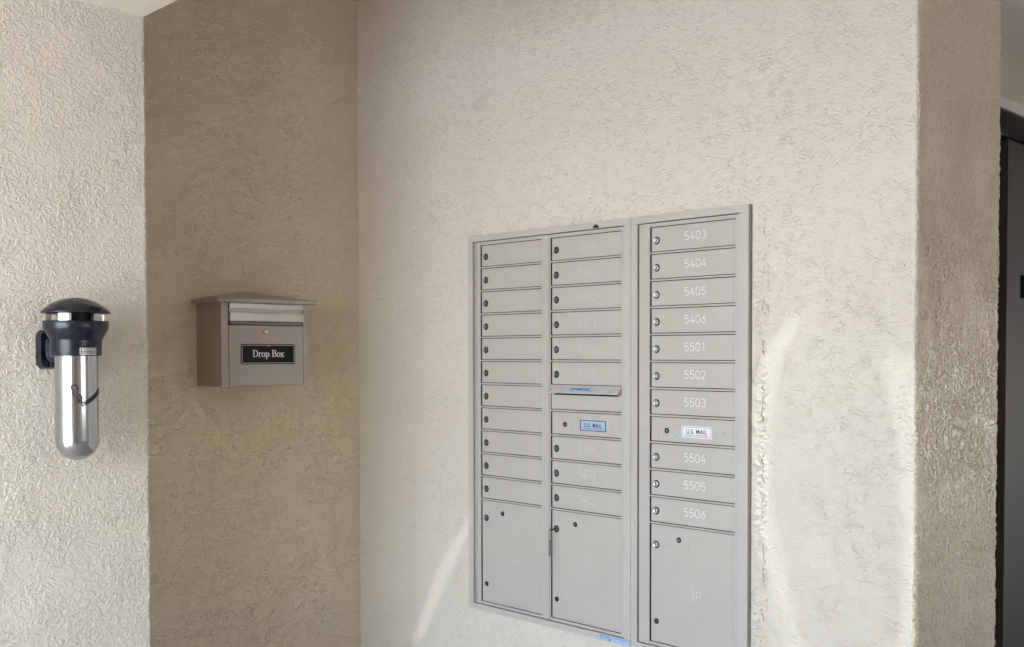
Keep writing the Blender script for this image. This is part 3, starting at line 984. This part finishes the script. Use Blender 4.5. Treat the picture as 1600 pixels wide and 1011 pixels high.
# lid: hipped sheet with a folded rim
bm = bmesh.new()
lx, l0, l1 = DD + .022, DY0 - .024, DY1 + .030
ze0, ze1 = 1.4440, 1.4572
ym = (DY0 + DY1) / 2
base = [(0.001, l0), (lx, l0), (lx, l1), (0.001, l1)]
lo = [bm.verts.new((x, y, ze0)) for x, y in base]
hi = [bm.verts.new((x, y, ze1)) for x, y in base]
ap = bm.verts.new((0.001, ym, 1.4975)); ap2 = bm.verts.new((0.030, ym, 1.4965))
for i in range(4):
    bm.faces.new((lo[i], lo[(i + 1) % 4], hi[(i + 1) % 4], hi[i]))
bm.faces.new(lo[::-1])
bm.faces.new((hi[0], hi[1], ap2, ap)); bm.faces.new((hi[1], hi[2], ap2)); bm.faces.new((hi[2], hi[3], ap, ap2)); bm.faces.new((hi[3], hi[0], ap))
bmesh.ops.recalc_face_normals(bm, faces=bm.faces)
bmesh.ops.bevel(bm, geom=[e for e in bm.edges if min(v.co.x for v in e.verts) > .002 or True], offset=.0016, segments=2, affect='EDGES')
new_obj('lid', bm, M_DBOX, B, off)
# lock, plate, lettering belong to the door
def lockx():
    bm = bmesh.new()
    lathe(bm, [(.0098, 0), (.0098, .0016), (.0086, .0024), (.0074, .0016)], 28, 1, axis='X')
    lathe(bm, [(.0075, .001), (.0075, .0044), (.0068, .0050), (.0, .0050)], 28, 0, axis='X')
    box(bm, .0049, .0054, -.0007, .0007, -.004, .004, 1)
    return bm
new_obj('lock', lockx(), [M_CHROME, M_LOCKDK], door, (DD + .0015, -.5800, 1.3340))
p0, p1, q0, q1 = -.6895, -.4490, 1.2090, 1.2870
hb = DD + .0015
bm = bmesh.new()
plate(bm, rounded(p0, p1, q0, q1, .008), on_east, hb, hb + .0022, 0)
i_ = .0040
ring_plate(bm, rounded(p0 + i_, p1 - i_, q0 + i_, q1 - i_, .006), rounded(p0 + i_ + .0017, p1 - i_ - .0017, q0 + i_ + .0017, q1 - i_ - .0017, .0048), on_east, hb + .0022, hb + .0025, 1)
pc = (p0 + p1) / 2
for k in (-2, -1, 0, 1, 2):      # little crest at the top of the border
    plate(bm, [(pc + k * .0058 - .0035, q1 - .0048), (pc + k * .0058, q1 - .0105 + abs(k) * .0022), (pc + k * .0058 + .0035, q1 - .0048)], on_east, hb + .0024, hb + .0029 + abs(k) * .0001, 1)
plt = new_obj('name_plate', bm, [M_BLK, M_SILV], door)
plt['label'] = 'black name plate reading Drop Box in white serif letters'
# serif lettering drawn from thick and thin strokes
def serif_text():
    bm = bmesh.new()
    lev = [0]
    def st(pts, w, closed=False):
        ribbon(bm, [(X + x * sz, Y + y * sz) for x, y in pts], ([q * sz for q in w] if isinstance(w, list) else w * sz), on_east, hb + .0024 + lev[0] * 3e-5, closed=closed); lev[0] += 1
    sz = .0265
    T, H_, N = .155, .06, .05
    def bowl(cx, cy, rx, ry, a0, a1, n=14, tk=T):
        P = arc(cx, cy, rx, ry, a0, a1, n)
        W_ = [N + (tk - N) * abs(math.cos(R(a0 + (a1 - a0) * i / n))) ** 1.3 for i in range(n + 1)]
        return P, W_
    Y = (q0 + q1) / 2 - .0105
    def D():
        st([(.17, 0), (.17, 1)], T); st([(0, .02), (.4, .02)], H_); st([(0, .98), (.4, .98)], H_)
        P, W_ = bowl(.36, .5, .44, .48, 90, -90); st(P, W_); return .92
    def r():
        st([(.15, 0), (.15, .62)], T * .9); st([(0, .02), (.36, .02)], H_); st([(0, .60), (.16, .60)], H_)
        st([(.2, .42), (.3, .58), (.43, .6), (.5, .55)], [.05, .08, .12, .13]); return .56
    def o():
        P, W_ = bowl(.3, .31, .25, .29, 0, 342, 19); st(P, W_, True); return .64
    def p_():
        st([(.15, -.3), (.15, .62)], T * .9); st([(0, -.28), (.34, -.28)], H_); st([(0, .60), (.16, .60)], H_)
        P, W_ = bowl(.30, .31, .27, .28, 130, -130); st(P, W_); return .68
    def B_():
        st([(.17, 0), (.17, 1)], T); st([(0, .02), (.4, .02)], H_); st([(0, .98), (.4, .98)], H_); st([(.2, .52), (.42, .52)], H_)
        P, W_ = bowl(.36, .75, .26, .23, 90, -90); st(P, W_); P, W_ = bowl(.38, .27, .32, .25, 90, -90); st(P, W_); return .82
    def x_():
        st([(.08, .6), (.5, 0)], T * .9); st([(.5, .6), (.07, 0)], N * 1.2)
        for a in (.0, .36):
            st([(a, .60), (a + .26, .60)], H_); st([(a, .01), (a + .26, .01)], H_)
        return .64
    seqs = [D, r, o, p_, None, B_, o, x_]
    adv = [.92, .56, .64, .70, .36, .82, .64, .62]
    X = pc - sum(adv) * sz / 2
    for g, a in zip(seqs, adv):
        if g: g()
        X += a * sz
    return bm
new_obj('lettering', serif_text(), M_WHITE, door)

# ------------------------------------------------------------------ smoking urn
UX, UY = 0.664, -1.5135
A_ = thing('smoking_urn', 'wall-mounted smoking urn, domed navy plastic head over a brushed steel tube', 'smoking urn', (UX, UY, 0.938))
uo = (-UX, -UY, -0.938)
k = .001882
def zz(py): return 1.2530 - (py - 552) * k
bm = bmesh.new()                 # tube with round bottom
rt = .0605
prof = [(0.0, zz(719.5))]
zc = zz(719.5) + rt
for i in range(1, 13):
    a = R(-90 + 90 * i / 12); prof.append((rt * math.cos(a), zc + rt * math.sin(a)))
prof += [(rt, zz(640)), (rt, zz(556))]
lathe(bm, prof, 64, 0, (UX, UY, 0))
new_obj('steel_tube', bm, M_STEEL, A_, uo)
bm = bmesh.new()                 # collar
prof = [(.060, zz(556.5)), (.0695, zz(556.5)), (.0705, zz(555.5)), (.0712, zz(533)), (.0712, zz(531.7)), (.0730, zz(530)), (.0895, zz(515)), (.0903, zz(513.6)), (.0908, zz(503.5)), (.0895, zz(502.3)), (.078, zz(502.3)), (.074, zz(508)), (.03, zz(512)), (0, zz(512))]
lathe(bm, prof, 64, 0, (UX, UY, 0))
new_obj('collar', bm, M_PLASTIC, A_, uo)
bm = bmesh.new()                 # dome
prof = [(0, zz(492)), (.080, zz(492)), (.092, zz(491)), (.0962, zz(490)), (.0958, zz(488))]
hh_ = zz(466) - zz(488.5)
Rs = (.0958 ** 2 + hh_ ** 2) / (2 * hh_)
for i in range(1, 15):
    r_ = .0958 * (1 - i / 14)
    prof.append((r_, zz(488.5) - (Rs - hh_) + math.sqrt(Rs * Rs - r_ * r_)))
prof[-1] = (0, zz(466))
lathe(bm, prof, 64, 0, (UX, UY, 0))
new_obj('dome', bm, M_PLASTIC, A_, uo)
bm = bmesh.new()                 # inner drum behind the posts
lathe(bm, [(.052, zz(513)), (.052, zz(490))], 40, 0, (UX, UY, 0))
new_obj('inner_drum', bm, M_DARK, A_, uo)
camang = math.atan2(CAM[1] - UY, CAM[0] - UX)
for j, da in enumerate((-22, 50, 122, 194, 266)):
    a = camang + R(da)
    bm = bmesh.new()
    w = .23
    for (r0, r1) in ((.068, .0815),):
        A = []
        for r_ in (r0, r1):
            for t in [a - w + 2 * w * i / 5 for i in range(6)]:
                A.append([(UX + r_ * math.cos(t), UY + r_ * math.sin(t), z) for z in (zz(503), zz(491))])
        vs = [[bm.verts.new(p) for p in q] for q in A]
        for i in range(5):
            bm.faces.new((vs[6 + i][0], vs[7 + i][0], vs[7 + i][1], vs[6 + i][1]))
            bm.faces.new((vs[i + 1][0], vs[i][0], vs[i][1], vs[i + 1][1]))
        bm.faces.new((vs[0][0], vs[6][0], vs[6][1], vs[0][1])); bm.faces.new((vs[11][0], vs[5][0], vs[5][1], vs[11][1]))
    new_obj('post', bm, M_STEEL, A_, uo)
# bracket on the wall
bm = bmesh.new()
W0 = EX
by = UY - .013
def hexa(P, x0, x1, inset):
    c = Vector((sum(p[0] for p in P) / len(P), sum(p[1] for p in P) / len(P)))
    A = [bm.verts.new((x0, y, z)) for y, z in P]
    Bv = [bm.verts.new((x1, c.x + (y - c.x) * inset, c.y + (z - c.y) * inset)) for y, z in P]
    bm.faces.new(Bv); n = len(P)
    for i in range(n): bm.faces.new((A[i], A[(i + 1) % n], Bv[(i + 1) % n], Bv[i]))
zt, zb_ = zz(515), zz(578)
hexa([(by - .058, zt - .012), (by - .046, zt), (by + .046, zt), (by + .058, zt - .012), (by + .058, zb_ + .014), (by + .046, zb_), (by - .046, zb_), (by - .058, zb_ + .014)], W0 - .002, W0 + .030, .90)
box(bm, W0 + .028, W0 + .040, by - .028, by + .028, zz(574), zz(522), 0, .003)
box(bm, W0 + .038, UX - .062, by - .022, by + .022, zz(556), zz(532), 0, .003)
bmesh.ops.recalc_face_normals(bm, faces=bm.faces)
new_obj('wall_bracket', bm, M_PLASTIC, A_, uo)
bm = bmesh.new()
lathe(bm, [(0, zz(566)), (.014, zz(566)), (.022, zz(562)), (.026, zz(556)), (.027, zz(533)), (.024, zz(531))], 24, 0, (W0 + .068, by - .026, 0))
new_obj('bracket_boss', bm, M_PLASTIC, A_, uo)
# wrapped decals
def wrap(r0):
    def W(u, v, h):
        a = camang + u / r0
        return Vector((UX + (r0 + h) * math.cos(a), UY + (r0 + h) * math.sin(a), v))
    return W
px = k * 1.0
WT = wrap(rt)
def pxu(x, cx=119.3): return math.asin(max(-.99, min(.99, (x - cx) * k / rt))) * rt
bm = bmesh.new()
cig = []
def strip(P, w, h=.0003):
    Q = []
    for (x, y), (x2, y2) in zip(P, P[1:]):
        for i in range(4): Q.append((x + (x2 - x) * i / 4, y + (y2 - y) * i / 4))
    Q.append(P[-1])
    ws = [w * k] * len(Q) if not isinstance(w, tuple) else [(w[0] + (w[1] - w[0]) * i / (len(Q) - 1)) * k for i in range(len(Q))]
    ribbon(bm, [(pxu(x), zz(y)) for x, y in Q], ws, WT, h)
strip([(131.5, 629.5), (138, 625), (144, 620), (148.5, 615), (151, 610)], (6.0, 8.6))
strip([(128.2, 627.5), (131.3, 632.2)], 2.0, .0004)
strip([(125.6, 629.5), (128.6, 634.2)], 2.0, .0005)
strip([(126.6, 629.5), (125.2, 624), (126.6, 620.5), (124.2, 617), (119.6, 614.8), (119.2, 611.5), (121.2, 608), (119.5, 603.2)], 2.5, .0004)
strip([(123.6, 628.5), (121.5, 622.5), (121.2, 619.5), (116.4, 617.4), (113.6, 614), (114.6, 610), (111.8, 606), (112.4, 602.5), (115.6, 600.8), (118.6, 602.4)], 2.5, .0006)
new_obj('cigarette_emblem', bm, M_INK, A_, uo)
WR = wrap(.0709)
def pxr(x): return math.asin((x - 119.3) * k / .0709) * .0709
def grid_plate(P_fn, x0, x1, z0, z1, h, mi, W, n=8):
    vs = [[bm.verts.new(W(x0 + (x1 - x0) * i / n, z, h)) for z in (z0, z1)] for i in range(n + 1)]
    for i in range(n):
        bm.faces.new((vs[i][0], vs[i + 1][0], vs[i + 1][1], vs[i][1])).material_index = mi
bm = bmesh.new()
u0, u1 = pxr(124), pxr(147.5)
grid_plate(None, u0, u1, zz(554.5), zz(544.2), .0012, 0, WR)
grid_plate(None, u0 + .0030, u1 - .0030, zz(553), zz(545.4), .0016, 1, WR)
grid_plate(None, u0 + .0055, u1 - .0050, zz(549.6), zz(546.2), .0020, 0, WR)
grid_plate(None, u0 + .0040, u1 - .0040, zz(551.8), zz(551.0), .0020, 0, WR)
badge = new_obj('maker_badge', bm, [M_SILV, M_BLK], A_, uo)
text_mesh('badge_text', 'Rubbermaid', .0060, (u0 + u1) / 2, zz(547.8), WR, .0023, M_BLK, badge, bold=.0001, stretch=.95)

# ------------------------------------------------------------------ elevator
E_ = thing('elevator', 'dark steel elevator doorway at the right edge beyond the brown pier', 'elevator', (2.2, 1.6, -.12))
eo = (-2.2, -1.6, .12)
bm = bmesh.new()
box(bm, 2.10, EWX + .006, EY0 + .004, EY1 - .004, EZ, EZ + .038, 0, .001)        # header
box(bm, 2.10, EWX + .006, EY0 + .001, EY0 + .040, -.12, EZ - .0005, 0, .001)
box(bm, 2.10, EWX + .006, EY1 - .040, EY1 - .001, -.12, EZ - .0005, 0, .001)
new_obj('door_frame', bm, M_ELEVF, E_, eo)
bm = bmesh.new(); box(bm, 2.112, EWX, EY0 + .045, EY1 - .045, EZ - .004, EZ - .0006)
new_obj('header_soffit', bm, M_ELEV, E_, eo)
bm = bmesh.new(); box(bm, 2.05, 2.11, 1.702, EY1 - .01, -.11, EZ - .02, 0, .002)
new_obj('sliding_door', bm, M_ELEV, E_, eo)
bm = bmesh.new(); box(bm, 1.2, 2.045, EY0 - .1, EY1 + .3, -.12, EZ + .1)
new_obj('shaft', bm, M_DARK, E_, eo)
bm = bmesh.new(); box(bm, 2.1105, 2.1135, 1.851, 1.97, 1.476, 1.572, 0, .0008)
sg = new_obj('sign_plate', bm, mat('matt_black_sign', (0.004, 0.004, 0.004), 0.8, 0, 0.05), E_, eo); sg['label'] = 'black plate on the elevator door'
bm = bmesh.new()
ribbon(bm, [(1.252, 2.152), (1.258, 2.152), (1.258, 2.160), (1.266, 2.160), (1.266, 2.152)], .0022, on_east, EWX + .0064)
new_obj('frame_mark', bm, M_INK, E_, eo)
